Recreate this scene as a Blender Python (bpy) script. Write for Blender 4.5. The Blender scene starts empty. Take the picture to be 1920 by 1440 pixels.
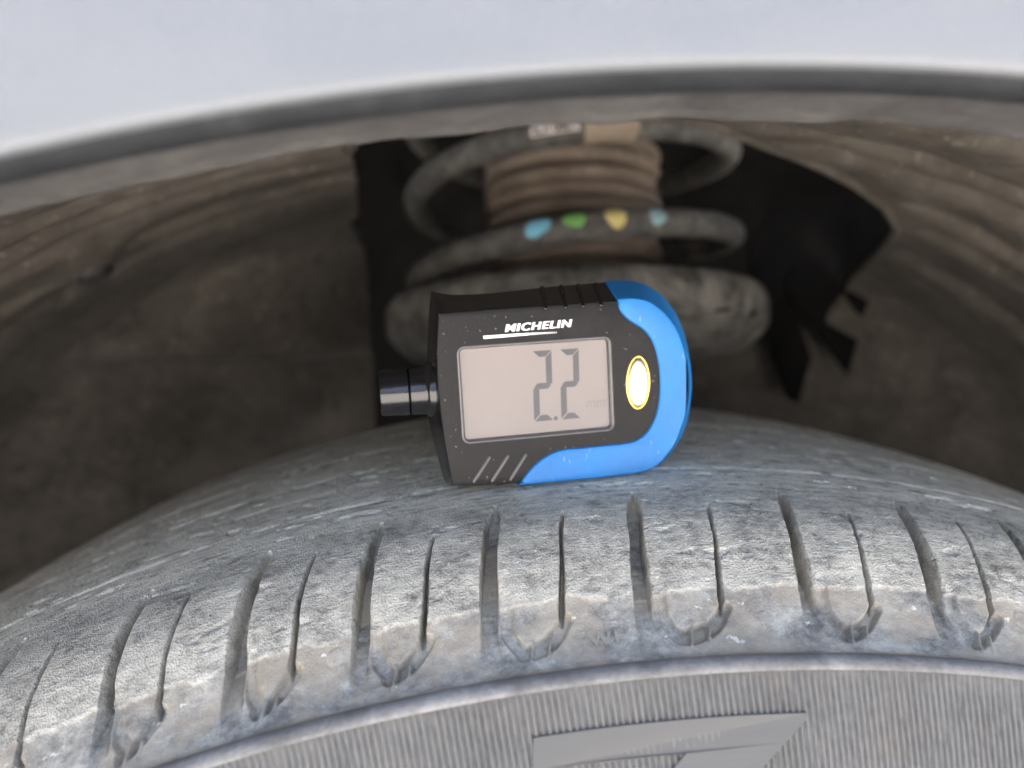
import bpy, bmesh, math
import numpy as np
from math import sin, cos, pi, radians, sqrt, hypot
from mathutils import Matrix, Vector
from mathutils.geometry import tessellate_polygon

scene = bpy.context.scene
COL = scene.collection
rng = np.random.default_rng(7)
ZC = 0.306                      # height of the wheel axle above the ground (tyre radius 0.305)

# ------------------------------------------------------------------ camera
CAM_POS = np.array([-0.03944, -0.19169, 0.33921 + ZC])
YAW, PITCH, ROLL = radians(5.049), radians(7.106), radians(-0.721)
fw = np.array([sin(YAW)*cos(PITCH), cos(YAW)*cos(PITCH), -sin(PITCH)])
rt = np.array([cos(YAW), -sin(YAW), 0.0])
up = np.cross(rt, fw)
r2 = cos(ROLL)*rt + sin(ROLL)*up
u2 = -sin(ROLL)*rt + cos(ROLL)*up
cam_d = bpy.data.cameras.new('camera')
cam = bpy.data.objects.new('camera', cam_d)
COL.objects.link(cam)
cam.matrix_world = Matrix(((r2[0], u2[0], -fw[0], CAM_POS[0]), (r2[1], u2[1], -fw[1], CAM_POS[1]),
                           (r2[2], u2[2], -fw[2], CAM_POS[2]), (0, 0, 0, 1)))
cam_d.sensor_width = 36.0
cam_d.lens = 1442/1920*36.0
cam_d.clip_start = 0.005
cam_d.clip_end = 200.0
cam_d.dof.use_dof = True
cam_d.dof.focus_distance = 0.132
cam_d.dof.aperture_fstop = 10.5
scene.camera = cam

# ------------------------------------------------------------------ sky, sun, exposure
SUN_EL, SUN_AZ = radians(60), radians(15)       # high behind the car: the wheel arch stands in open shade
world = bpy.data.worlds.new('World')
scene.world = world
world.use_nodes = True
wn = world.node_tree.nodes
sky = wn.new('ShaderNodeTexSky')
sky.sky_type = 'NISHITA'
sky.sun_disc = False
sky.sun_elevation = SUN_EL
sky.sun_rotation = SUN_AZ
sky.air_density = 0.8
sky.dust_density = 10.0
sky.ozone_density = 1.0
wn['Background'].inputs['Strength'].default_value = 0.15
world.node_tree.links.new(sky.outputs['Color'], wn['Background'].inputs['Color'])
sun_d = bpy.data.lights.new('sun', 'SUN')
sun_d.energy = 4.0
sun_d.angle = radians(0.6)
sun_d.color = (1.0, 0.95, 0.88)
sun = bpy.data.objects.new('sun', sun_d)
COL.objects.link(sun)
sdir = Vector((sin(SUN_AZ)*cos(SUN_EL), cos(SUN_AZ)*cos(SUN_EL), sin(SUN_EL)))
sun.rotation_euler = sdir.to_track_quat('Z', 'Y').to_euler()
sun.location = (0, -1.5, 3)
vs = scene.view_settings
vs.view_transform = 'Standard'
vs.look = 'None'
vs.exposure = 3.1
vs.gamma = 1.0
vs.use_curve_mapping = False
scene.cycles.use_denoising = True
scene.cycles.max_bounces = 8
scene.cycles.diffuse_bounces = 5

# ------------------------------------------------------------------ helpers
def link(o, parent=None):
    COL.objects.link(o)
    if parent is not None:
        o.parent = parent
    return o

def tag(o, label=None, cat=None, group=None, kind=None):
    if label: o['label'] = label
    if cat: o['category'] = cat
    if group: o['group'] = group
    if kind: o['kind'] = kind
    return o

def empty(name, mat=None):
    o = bpy.data.objects.new(name, None)
    o.empty_display_size = 0.02
    COL.objects.link(o)
    if mat is not None:
        o.matrix_world = mat
    return o

def mesh_obj(name, verts, faces, material, parent=None, smooth=True):
    me = bpy.data.meshes.new(name)
    me.from_pydata([tuple(map(float, v)) for v in verts], [], [tuple(int(i) for i in f) for f in faces])
    me.materials.append(material)
    bm = bmesh.new(); bm.from_mesh(me)
    bmesh.ops.recalc_face_normals(bm, faces=bm.faces)
    bm.to_mesh(me); bm.free()
    if smooth:
        me.polygons.foreach_set('use_smooth', [True]*len(me.polygons))
    return link(bpy.data.objects.new(name, me), parent)

def sharp(o, deg=35):
    o.data.set_sharp_from_angle(angle=radians(deg))
    return o

def grid_obj(name, P, material, parent=None, N=None, UV=None, attrs=None, closed_u=False, smooth=True, mask=None, flip=False):
    """P (rows, cols, 3) -> one quad mesh."""
    nr, nc = P.shape[:2]
    me = bpy.data.meshes.new(name)
    idx = np.arange(nr*nc).reshape(nr, nc)
    if closed_u:
        idx = np.concatenate([idx, idx[:, :1]], 1)
    a, b, c, d = idx[:-1, :-1], idx[:-1, 1:], idx[1:, 1:], idx[1:, :-1]
    q = np.stack([a, d, c, b] if flip else [a, b, c, d], -1)
    if mask is not None:
        q = q[mask]
    q = q.reshape(-1, 4)
    used = np.unique(q)
    remap = np.full(nr*nc, -1); remap[used] = np.arange(len(used))
    q = remap[q]
    V = P.reshape(-1, 3)[used]
    me.vertices.add(len(V)); me.vertices.foreach_set('co', V.astype(np.float32).ravel())
    me.loops.add(q.size); me.loops.foreach_set('vertex_index', q.ravel().astype(np.int32))
    me.polygons.add(len(q))
    me.polygons.foreach_set('loop_start', np.arange(0, q.size, 4, dtype=np.int32))
    me.polygons.foreach_set('use_smooth', np.full(len(q), smooth))
    me.update(calc_edges=True)
    if UV is not None:
        l = me.uv_layers.new(name='UVMap')
        l.data.foreach_set('uv', UV.reshape(-1, 2)[used][q.ravel()].astype(np.float32).ravel())
    for k, v in (attrs or {}).items():
        if v.ndim == 3:
            at = me.attributes.new(k, 'FLOAT_VECTOR', 'POINT')
            at.data.foreach_set('vector', v.reshape(-1, 3)[used].astype(np.float32).ravel())
        else:
            at = me.attributes.new(k, 'FLOAT', 'POINT')
            at.data.foreach_set('value', v.reshape(-1)[used].astype(np.float32))
    if N is not None:
        me.normals_split_custom_set_from_vertices(N.reshape(-1, 3)[used].astype(float).tolist())
    me.materials.append(material)
    me.validate()
    return link(bpy.data.objects.new(name, me), parent)

def vnoise(x, y, seed=0):
    """smooth value noise 0..1 on arrays"""
    r = np.random.default_rng(seed)
    T = r.random((256, 256))
    xi = np.floor(x).astype(int); yi = np.floor(y).astype(int)
    fx = x-xi; fy = y-yi
    fx = fx*fx*(3-2*fx); fy = fy*fy*(3-2*fy)
    g = lambda i, j: T[i % 256, j % 256]
    return (g(xi, yi)*(1-fx)+g(xi+1, yi)*fx)*(1-fy)+(g(xi, yi+1)*(1-fx)+g(xi+1, yi+1)*fx)*fy

def fbm(x, y, seed=0, oct=4):
    s = 0; a = .5
    for k in range(oct):
        s = s+a*vnoise(x*2**k+17*k, y*2**k+31*k, seed+k); a *= .5
    return s/(1-.5**oct)

def sstep(e0, e1, x):
    t = np.clip((x-e0)/(e1-e0), 0, 1)
    return t*t*(3-2*t)

def catmull(pts, n=8, closed=False):
    pts = [np.array(p, float) for p in pts]
    out = []
    m = len(pts)
    for i in range(m if closed else m-1):
        if closed:
            p0, p1, p2, p3 = pts[i-1], pts[i], pts[(i+1) % m], pts[(i+2) % m]
        else:
            p1, p2 = pts[i], pts[i+1]
            p0 = pts[i-1] if i else 2*p1-p2
            p3 = pts[i+2] if i+2 < m else 2*p2-p1
        for k in range(n):
            t = k/n
            out.append(.5*((2*p1)+(-p0+p2)*t+(2*p0-5*p1+4*p2-p3)*t*t+(-p0+3*p1-3*p2+p3)*t**3))
    if not closed:
        out.append(pts[-1])
    return np.array(out)

def resample(P, n):
    P = np.asarray(P, float)
    d = np.r_[0, np.cumsum(np.linalg.norm(np.diff(P, axis=0), axis=1))]
    t = np.linspace(0, d[-1], n)
    return np.stack([np.interp(t, d, P[:, i]) for i in range(P.shape[1])], -1)

# ------------------------------------------------------------------ materials
class NT:
    def __init__(self, name):
        self.m = bpy.data.materials.new(name); self.m.use_nodes = True
        self.n = self.m.node_tree.nodes; self.l = self.m.node_tree.links
        self.b = self.n['Principled BSDF']; self.out = self.n['Material Output']
    def node(self, t, **kw):
        o = self.n.new(t)
        for k, v in kw.items(): setattr(o, k, v)
        return o
    def set(self, sock, v):
        if hasattr(v, 'is_output') or isinstance(v, bpy.types.NodeSocket): self.l.new(v, sock)
        else: sock.default_value = v
    def coord(self, kind='Object', scale=(1, 1, 1), rot=(0, 0, 0)):
        tc = self.node('ShaderNodeTexCoord'); mp = self.node('ShaderNodeMapping')
        self.l.new(tc.outputs[kind], mp.inputs['Vector'])
        mp.inputs['Scale'].default_value = scale; mp.inputs['Rotation'].default_value = rot
        return mp.outputs['Vector']
    def noise(self, vec, scale=1.0, detail=4, rough=.55, dist=0.0):
        o = self.node('ShaderNodeTexNoise'); self.l.new(vec, o.inputs['Vector'])
        o.inputs['Scale'].default_value = scale; o.inputs['Detail'].default_value = detail
        o.inputs['Roughness'].default_value = rough; o.inputs['Distortion'].default_value = dist
        return o.outputs['Fac']
    def voro(self, vec, scale):
        o = self.node('ShaderNodeTexVoronoi'); self.l.new(vec, o.inputs['Vector'])
        o.inputs['Scale'].default_value = scale
        return o.outputs['Distance']
    def attr(self, name):
        return self.node('ShaderNodeAttribute', attribute_name=name).outputs['Fac']
    def math(self, op, a, b=0.0, clamp=False):
        o = self.node('ShaderNodeMath', operation=op, use_clamp=clamp)
        self.set(o.inputs[0], a); self.set(o.inputs[1], b)
        return o.outputs[0]
    def ramp(self, fac, stops):
        o = self.node('ShaderNodeValToRGB'); self.set(o.inputs['Fac'], fac)
        e = o.color_ramp.elements
        while len(e) < len(stops): e.new(0.5)
        for el, (p, c) in zip(e, stops):
            el.position = p; el.color = (*c, 1) if len(c) == 3 else c
        return o.outputs['Color']
    def mix(self, fac, a, b, blend='MIX'):
        o = self.node('ShaderNodeMix', data_type='RGBA', blend_type=blend)
        self.set(o.inputs['Factor'], fac)
        for s, v in ((o.inputs[6], a), (o.inputs[7], b)):
            if isinstance(v, bpy.types.NodeSocket): self.l.new(v, s)
            else: s.default_value = (*v, 1)
        return o.outputs[2]
    def bump(self, h, strength=.3, dist=.001, prev=None):
        o = self.node('ShaderNodeBump'); self.l.new(h, o.inputs['Height'])
        o.inputs['Strength'].default_value = strength; o.inputs['Distance'].default_value = dist
        if prev is not None: self.l.new(prev, o.inputs['Normal'])
        return o.outputs['Normal']
    def bsdf(self, **kw):
        for k, v in kw.items():
            s = self.b.inputs[k.replace('_', ' ')]
            if isinstance(v, bpy.types.NodeSocket): self.l.new(v, s)
            else: s.default_value = (*v, 1) if isinstance(v, tuple) and len(v) == 3 else v
        return self.m

def tyre_material(kind):
    t = NT('tyre_rubber_'+kind)
    at_ = t.node('ShaderNodeAttribute', attribute_name='tc')   # centimetres round the tread, across it, and into the grooves
    def uv(sx, sy):
        mp = t.node('ShaderNodeMapping'); t.l.new(at_.outputs['Vector'], mp.inputs['Vector'])
        mp.inputs['Scale'].default_value = (sx, sy, (sx+sy)/2)
        return mp.outputs['Vector']
    blot = t.noise(uv(1.1, 1.4), 1, 5, .6, .3)
    mid = t.noise(uv(5, 7), 1, 4, .65, .4)
    grit = t.noise(uv(26, 26), 1, 3, .6)
    streak = t.noise(uv(1.5, 11), 1, 4, .6, .35)
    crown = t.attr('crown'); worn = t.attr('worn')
    sw = t.math('MULTIPLY_ADD', crown, .28); t.n[-1].inputs[2].default_value = .16
    base = t.math('ADD', t.math('MULTIPLY', blot, .42), t.math('MULTIPLY', mid, .38))
    base = t.math('ADD', base, t.math('MULTIPLY', grit, .20))
    mx = t.node('ShaderNodeMix', data_type='FLOAT')
    t.l.new(sw, mx.inputs[0]); t.l.new(base, mx.inputs[2]); t.l.new(streak, mx.inputs[3])
    v = mx.outputs[0]
    worn_c = t.ramp(v, [(.385, (.14, .14, .142)), (.43, (.27, .27, .27)), (.49, (.43, .43, .424)), (.57, (.60, .598, .588))])
    crown_lift_c = t.ramp(v, [(.385, (.20, .198, .19)), (.43, (.46, .458, .445)), (.48, (.68, .677, .66)), (.56, (.84, .836, .815))])  # lighter crown ramp: colour stands in for light the arch cuts off
    worn_c = t.mix(crown, worn_c, crown_lift_c)
    # small bright scuffs and chips
    sp = t.noise(uv(9, 12), 1, 3, .7, .6)
    spm = t.ramp(sp, [(.63, (0, 0, 0)), (.68, (1, 1, 1))])
    worn_c = t.mix(t.math('MULTIPLY', spm, .55), worn_c, (.80, .80, .79))
    # dark short tears along the tread on the crown
    tr = t.noise(uv(1.3, 8.5), 1.0, 4, .6, .9)
    trm = t.ramp(tr, [(.345, (1, 1, 1)), (.395, (0, 0, 0))])
    worn_c = t.mix(t.math('MULTIPLY', trm, t.math('MULTIPLY', crown, .75)), worn_c, (.11, .109, .106))
    # unworn shoulder: smoother blue-grey rubber with patches of brown road dust
    br = t.ramp(t.noise(uv(.8, 1.3), 1, 4, .6, .4), [(.44, (0, 0, 0)), (.58, (1, 1, 1))])
    un = t.ramp(t.math('ADD', t.math('MULTIPLY', blot, .45), t.math('ADD', t.math('MULTIPLY', mid, .35), t.math('MULTIPLY', grit, .2))),
                [(.40, (.15, .151, .156)), (.5, (.29, .29, .29)), (.59, (.45, .448, .44))])
    un = t.mix(t.math('MULTIPLY', br, .6), un, (.37, .325, .275))
    chip = t.ramp(t.noise(uv(1.0, 1.5), 1.3, 5, .75, .2), [(.635, (0, 0, 0)), (.66, (1, 1, 1))])
    un = t.mix(t.math('MULTIPLY', chip, .7), un, (.82, .82, .81))
    c = t.mix(worn, un, worn_c)
    c = t.mix(1.0, c, (1.04, 1.0, .86), 'MULTIPLY')
    h = t.math('ADD', t.math('MULTIPLY', grit, .8), t.math('MULTIPLY', mid, .45))
    h = t.math('ADD', h, t.math('MULTIPLY', streak, .35))
    bs = t.math('MULTIPLY_ADD', worn, .75); t.n[-1].inputs[2].default_value = .35
    bm_ = t.node('ShaderNodeBump'); t.l.new(h, bm_.inputs['Height']); t.l.new(bs, bm_.inputs['Strength'])
    bm_.inputs['Distance'].default_value = .0007
    return t.bsdf(Base_Color=c, Roughness=.72, Normal=bm_.outputs['Normal'], Specular_IOR_Level=.35)

def sidewall_material():
    t = NT('sidewall_rubber')
    uv = lambda sx, sy: t.coord('UV', (sx, sy, 1))
    n1 = t.noise(uv(.7, .9), 1, 4, .6)
    n2 = t.noise(uv(10, 5), 1, 4, .65)
    sc = t.noise(uv(22, 1.6), 1, 2, .5)
    v = t.math('ADD', t.math('MULTIPLY', n1, .5), t.math('MULTIPLY', n2, .5))
    c = t.ramp(v, [(.35, (.085, .084, .081)), (.5, (.125, .123, .118)), (.65, (.175, .171, .163))])
    br = t.ramp(t.noise(uv(.55, .8), 1.7, 4, .6), [(.55, (0, 0, 0)), (.75, (1, 1, 1))])
    c = t.mix(t.math('MULTIPLY', br, .5), c, (.20, .172, .142))
    scm = t.ramp(sc, [(.66, (0, 0, 0)), (.72, (1, 1, 1))])
    c = t.mix(t.math('MULTIPLY', scm, .4), c, (.30, .295, .28))
    c = t.mix(t.math('MULTIPLY', t.attr('rib'), .42), c, (.235, .232, .222))
    c = t.mix(1.0, c, (.74, .735, .70), 'MULTIPLY')
    return t.bsdf(Base_Color=c, Roughness=.62, Normal=t.bump(n2, .35, .0006), Specular_IOR_Level=.4)

def dirt_material(name, cols, scale, rough=.9, bump=.4, dist=.002, streak=None, spec=.25, speck=None):
    t = NT(name)
    o = t.coord('Object', streak or (1, 1, 1))
    n1 = t.noise(o, scale, 6, .62, .4)
    n2 = t.noise(t.coord('Object'), scale*7, 4, .65)
    v = t.math('ADD', t.math('MULTIPLY', n1, .7), t.math('MULTIPLY', n2, .3))
    c = t.ramp(v, [(p, c) for p, c in cols])
    if speck:
        n3 = t.noise(t.coord('Object'), scale*14, 3, .7, .5)
        c = t.mix(t.ramp(n3, [(.60, (0, 0, 0)), (.68, (.5, .5, .5))]), c, speck)
        n4 = t.noise(t.coord('Object', (1, 2.5, 1)), scale*2.2, 5, .7, .8)
        c = t.mix(t.ramp(n4, [(.36, (.4, .4, .4)), (.46, (0, 0, 0))]), c, tuple(x*.45 for x in cols[0][1]))
    h = t.math('ADD', n1, t.math('MULTIPLY', n2, .5))
    return t.bsdf(Base_Color=c, Roughness=rough, Normal=t.bump(h, bump, dist), Specular_IOR_Level=spec)

def plastic(name, col, rough=.45, grain=0.0, gscale=2500, spec=.5, var=.1):
    t = NT(name)
    o = t.coord('Object')
    n = t.noise(o, gscale, 3, .6)
    s = t.noise(o, 160, 4, .6)
    k = t.ramp(s, [(.3, (1-var,)*3), (.7, (1+0*var,)*3)])
    c = t.mix(1.0, k, col, 'MULTIPLY')
    kw = dict(Base_Color=c, Roughness=rough, Specular_IOR_Level=spec)
    if grain: kw['Normal'] = t.bump(n, grain, .00015)
    return t.bsdf(**kw)

M = {}
M['tread'] = tyre_material('tread')
M['sidewall'] = sidewall_material()
M['bead'] = dirt_material('dusty_bead_rubber', [(.35, (.115, .112, .104)), (.5, (.175, .171, .159)), (.65, (.25, .244, .227))], 140, .8, .4, .0008)
M['flange'] = dirt_material('dusty_flange', [(.3, (.040, .038, .036)), (.5, (.070, .067, .063)), (.7, (.11, .105, .098))], 60, .85, .5, .001)
M['hem'] = dirt_material('dark_hem_sealer', [(.3, (.009, .0105, .012)), (.55, (.018, .020, .022)), (.75, (.04, .041, .041))], 120, .7, .3, .0008)
M['liner'] = dirt_material('dusty_liner', [(.28, (.044, .039, .032)), (.45, (.068, .060, .049)), (.58, (.098, .087, .072)), (.74, (.15, .135, .112))], 18, .95, .45, .003, speck=(.20, .178, .146))
M['void'] = dirt_material('dark_inner_metal', [(.35, (.006, .0058, .0055)), (.65, (.019, .017, .015))], 15, .95, .2, spec=.05)
M['flap'] = dirt_material('black_rubber_flap', [(.35, (.005, .005, .005)), (.65, (.012, .0115, .011))], 40, .95, .2, spec=.03)
M['coil'] = dirt_material('dusty_spring_steel', [(.32, (.032, .032, .030)), (.48, (.068, .066, .060)), (.60, (.115, .11, .096)), (.74, (.20, .19, .16))], 130, .75, .5, .0012)
M['boot'] = dirt_material('dusty_brown_boot', [(.3, (.105, .084, .064)), (.5, (.17, .135, .103)), (.7, (.24, .196, .152))], 60, .9, .3, .0012)
M['seat'] = dirt_material('dusty_spring_seat', [(.36, (.034, .034, .032)), (.46, (.085, .083, .076)), (.56, (.155, .150, .134)), (.68, (.28, .27, .24))], 90, .9, .7, .002)
M['ground'] = dirt_material('grey_paving', [(.3, (.30, .295, .285)), (.7, (.42, .41, .40))], 3, .9, .3, .004)
M['black'] = plastic('black_case_plastic', (.013, .0124, .0122), .46, .35, 2200, .22)
M['black_side'] = plastic('black_gloss_plastic', (.008, .008, .009), .17, .06, 1500, .65)
t = NT('black_case_plastic_dusty')
o_ = t.coord('Object'); dn = t.noise(o_, 900, 2, .6); d2_ = t.noise(o_, 90, 4, .65)
cc = t.mix(t.ramp(dn, [(.685, (0, 0, 0)), (.705, (1, 1, 1))]), (.0085, .0081, .008), (.10, .097, .094))
cc = t.mix(t.ramp(d2_, [(.5, (0, 0, 0)), (.8, (.5, .5, .5))]), cc, (.035, .033, .031))
M['black'] = t.bsdf(Base_Color=cc, Roughness=t.ramp(d2_, [(.3, (.42,)*3), (.7, (.58,)*3)]), Specular_IOR_Level=.22, Normal=t.bump(t.noise(o_, 2200, 3, .6), .4, .00015))
M['blue'] = plastic('blue_grip_plastic', (.010, .135, .48), .42, .12, 1800, .45, .06)
t = NT('blue_grip_scuffed')
o_ = t.coord('Object'); sc1 = t.noise(t.coord('Object', (1, 1, .25), (0, .6, 0)), 1400, 2, .6); sm1 = t.noise(o_, 110, 4, .6)
bc = t.mix(t.ramp(sm1, [(.35, (0, 0, 0)), (.7, (1, 1, 1))]), (.007, .128, .37), (.011, .165, .46))
bc = t.mix(t.ramp(sc1, [(.69, (0, 0, 0)), (.72, (.45, .45, .45))]), bc, (.20, .32, .55))
M['blue'] = t.bsdf(Base_Color=bc, Roughness=t.ramp(sm1, [(.3, (.36,)*3), (.7, (.52,)*3)]), Specular_IOR_Level=.4, Normal=t.bump(t.noise(o_, 1800, 3, .6), .15, .00015))
M['white_print'] = plastic('white_print', (.85, .85, .85), .5)
M['bezel'] = plastic('screen_bezel', (.10, .098, .095), .25)
M['lcd'] = plastic('lcd_panel', (.180, .152, .138), .5, var=.04)
M['segment'] = plastic('lcd_segment', (.024, .027, .032), .5)
M['segment_faint'] = plastic('lcd_segment_faint', (.150, .130, .119), .5)

t = NT('button_metal'); M['button'] = t.bsdf(Base_Color=(.72, .66, .47), Metallic=1.0, Roughness=.30)
t = NT('gold_rim'); M['gold'] = t.bsdf(Base_Color=(.80, .60, .16), Metallic=1.0, Roughness=.25)
for nm, c in (('blue', (.16, .42, .55)), ('green', (.16, .36, .10)), ('yellow', (.50, .42, .16)), ('pale_blue', (.20, .33, .33))):
    M['mark_'+nm] = dirt_material('paint_mark_'+nm, [(.3, tuple(x*.6 for x in c)), (.5, c), (.75, tuple(x*.7+.1 for x in c))], 200, .7, .2, .0006)
M['label'] = dirt_material('dirty_white_label', [(.3, (.40, .36, .33)), (.5, (.62, .57, .53)), (.7, (.72, .68, .64))], 150, .7, .1, .0004)
M['ink'] = plastic('label_ink', (.05, .045, .04), .6)
M['tape'] = dirt_material('tan_tape', [(.3, (.16, .13, .09)), (.5, (.25, .205, .15)), (.7, (.33, .28, .21))], 90, .8, .2, .0006)

# metallic silver paint with fine flake and a hand-smudged film of dust
t = NT('silver_paint')
o_ = t.coord('Object')
fl = t.noise(o_, 2600, 2, .6); sm = t.noise(t.coord('Object', (1, 1, 3)), 26, 5, .6, .6)
pc = t.mix(t.ramp(fl, [(.35, (0, 0, 0)), (.65, (1, 1, 1))]), (.131, .141, .148), (.150, .160, .168))
pc = t.mix(t.ramp(sm, [(.45, (0, 0, 0)), (.75, (.35, .35, .35))]), pc, (.18, .183, .186))
M['paint'] = t.bsdf(Base_Color=pc, Metallic=.15, Roughness=t.ramp(sm, [(.3, (.38, .38, .38)), (.7, (.5, .5, .5))]),
                    Coat_Weight=.1, Coat_Roughness=.12, Normal=t.bump(fl, .05, .0002))
# clear window of the gauge: mostly see-through, mirror-like by Fresnel
t = NT('clear_window')
tr = t.node('ShaderNodeBsdfTransparent'); gl = t.node('ShaderNodeBsdfGlossy'); fr = t.node('ShaderNodeFresnel'); mx = t.node('ShaderNodeMixShader')
gl.inputs['Roughness'].default_value = .08; fr.inputs['IOR'].default_value = 1.22
t.l.new(fr.outputs[0], mx.inputs[0]); t.l.new(tr.outputs[0], mx.inputs[1]); t.l.new(gl.outputs[0], mx.inputs[2])
t.l.new(mx.outputs[0], t.out.inputs['Surface'])
M['window'] = t.m

# ------------------------------------------------------------------ ground (below the frame, carries the tyre)
g = mesh_obj('ground', [(-40, -40, 0), (40, -40, 0), (40, 40, 0), (-40, 40, 0)], [(0, 1, 2, 3)], M['ground'])
tag(g, kind='structure')

# ------------------------------------------------------------------ car body: fender with rolled arch edge
car = empty('car_body', Matrix.Translation((0, 0, ZC)))
tag(car, 'silver painted car fender with dusty rolled wheel arch edge above the tyre', 'car')

def sweep_arc(name, prof, material, th0, th1, n, parent, closed=False):
    """profile (y, r) swept about the wheel axis between two angles (0 = straight up)"""
    prof = np.array(prof, float)
    th = np.linspace(th0, th1, n)
    P = np.stack([prof[:, 1][:, None]*np.sin(th), np.repeat(prof[:, 0][:, None], n, 1), prof[:, 1][:, None]*np.cos(th)], -1)
    o = grid_obj(name, P, material, parent)
    return o

RA = 0.3612
face_prof = catmull([(-.1119, RA+.0002), (-.1128, RA+.0006), (-.1131, RA+.0022), (-.1134, RA+.010), (-.1150, RA+.045), (-.1195, RA+.12), (-.128, RA+.24)], 6)
sweep_arc('fender_panel', face_prof, M['paint'], -1.75, 1.75, 260, car)
hem_prof = catmull([(-.1119, RA+.0006), (-.1114, RA-.0003), (-.1100, RA-.0011), (-.1078, RA-.0012), (-.1056, RA-.0006), (-.1046, RA+.0006)], 5)
sweep_arc('arch_edge_sealer', hem_prof, M['hem'], -1.75, 1.75, 260, car)
fl_prof = catmull([(-.1052, RA+.0003), (-.1000, RA+.0002), (-.094, RA), (-.0905, RA-.0004), (-.0890, RA+.0006), (-.0885, RA+.004), (-.0885, RA+.012)], 5)
th = np.linspace(-1.75, 1.75, 500)
wav = (fbm(th*40, th*0, 3)-.5)*.0016
P = np.stack([(fl_prof[:, 1][:, None]+wav*sstep(-.105, -.095, fl_prof[:, 0])[:, None])*np.sin(th),
              fl_prof[:, 0][:, None]+wav[None]*.8,
              (fl_prof[:, 1][:, None]+wav*sstep(-.105, -.095, fl_prof[:, 0])[:, None])*np.cos(th)], -1)
grid_obj('arch_flange', P, M['flange'], car)
# dark inner body behind the liner: an open-fronted tub for the strut tower
bx0, bx1, by0, by1, bz0, bz1 = -.46, .46, .232, .46, -.22, .34+.09
V = [(bx0, by0, bz0), (bx1, by0, bz0), (bx1, by1, bz0), (bx0, by1, bz0), (bx0, by0, bz1+.1), (bx1, by0, bz1+.1), (bx1, by1, bz1+.1), (bx0, by1, bz1+.1)]
mesh_obj('strut_tower_panel', V, [(3, 2, 6, 7), (0, 3, 7, 4), (1, 2, 6, 5)], M['void'], car, smooth=False)
mesh_obj('bonnet_underside', [(-1, -.125, .575), (1, -.125, .575), (1, 1.4, .605), (-1, 1.4, .605)], [(0, 1, 2, 3)], M['void'], car, smooth=False)  # unseen plate, spread wide to keep sun and sky off the arch

# ------------------------------------------------------------------ wheel arch liner
liner = empty('wheel_arch_liner', Matrix.Translation((0, 0, ZC)))
tag(liner, 'brown dusty plastic wheel arch liner curving behind the tyre', 'liner')
YW = .215                                           # inner wall
lp = [(-.0880, .3735), (-.080, .3800), (-.07, .3825), (-.03, .3850), (.02, .387), (.06, .388), (.10, .388), (.15, .387), (.185, .384), (.203, .376), (.212, .362), (YW, .345), (YW, .25), (YW, .16)]
lp = resample(catmull(lp, 10), 330)
thl = np.linspace(-1.5, 1.5, 1150)
T, _ = np.meshgrid(thl, lp[:, 0])
Y = np.repeat(lp[:, 0][:, None], len(thl), 1); Rr = np.repeat(lp[:, 1][:, None], len(thl), 1)
sl = np.r_[0, np.cumsum(np.hypot(*np.diff(lp, axis=0).T))]
S = np.repeat(sl[:, None], len(thl), 1)
cyl = 1-sstep(.19, .212, Y)
OE = [(-.172, .050), (-.160, .024), (-.10, .020), (.0, .020), (.095, .026), (.158, .0455), (.197, .053), (.267, .068), (.325, .084), (.372, .103), (.40, .125), (.434, .157), (.48, .205)]
near = np.interp(T, [p[0] for p in OE], [p[1] for p in OE], left=9, right=9)-Y
flat_ = np.maximum(sstep(.004, .032, near), 1-sstep(-.16, -.10, T)*(1-sstep(.9, 1.0, T)))
# moulded grooves round the arch
for yg, w, d in ((-.045, .004, .005), (-.010, .005, .008), (.022, .005, .012), (.046, .005, .012), (.070, .0045, .009), (.097, .005, .007), (.130, .007, .004)):
    yy = Y-(yg+.004*np.sin(T*3+yg*90))
    Rr = Rr+cyl*flat_*d*np.exp(-(yy/w)**2)
Rr = Rr-cyl*.003*(fbm(T*16, Y*60, 11)-.5)
X = Rr*np.sin(T); Z = Rr*np.cos(T)
# inner wall relief: a stepped shelf on the left and a swelling
wall = 1-cyl
shelf = sstep(.002, -.006, Z-(.308+.02*sstep(-.12, -.30, X)*0-.10*(X+.2)*.12))
Y = Y+wall*shelf*.016*(X < .05)
Y = Y-wall*.010*np.exp(-((X+.17)/.06)**2-((Z-.345)/.030)**2)
Y = Y+wall*(fbm(X*40+50, Z*40+50, 21)-.5)*.006
Y = Y+wall*.055*np.clip((X+.125)/.045, 0, 1)**2*(X < .0)*(Z > -.05)
# raised oval boss on the left of the liner
Rb = np.exp(-(((T+.434)/.034)**2+((Y-.092)/.014)**2))
Rr = Rr-cyl*Rb*.007
X = Rr*np.sin(T); Z = Rr*np.cos(T)
P = np.stack([X, Y, Z], -1)
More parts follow.
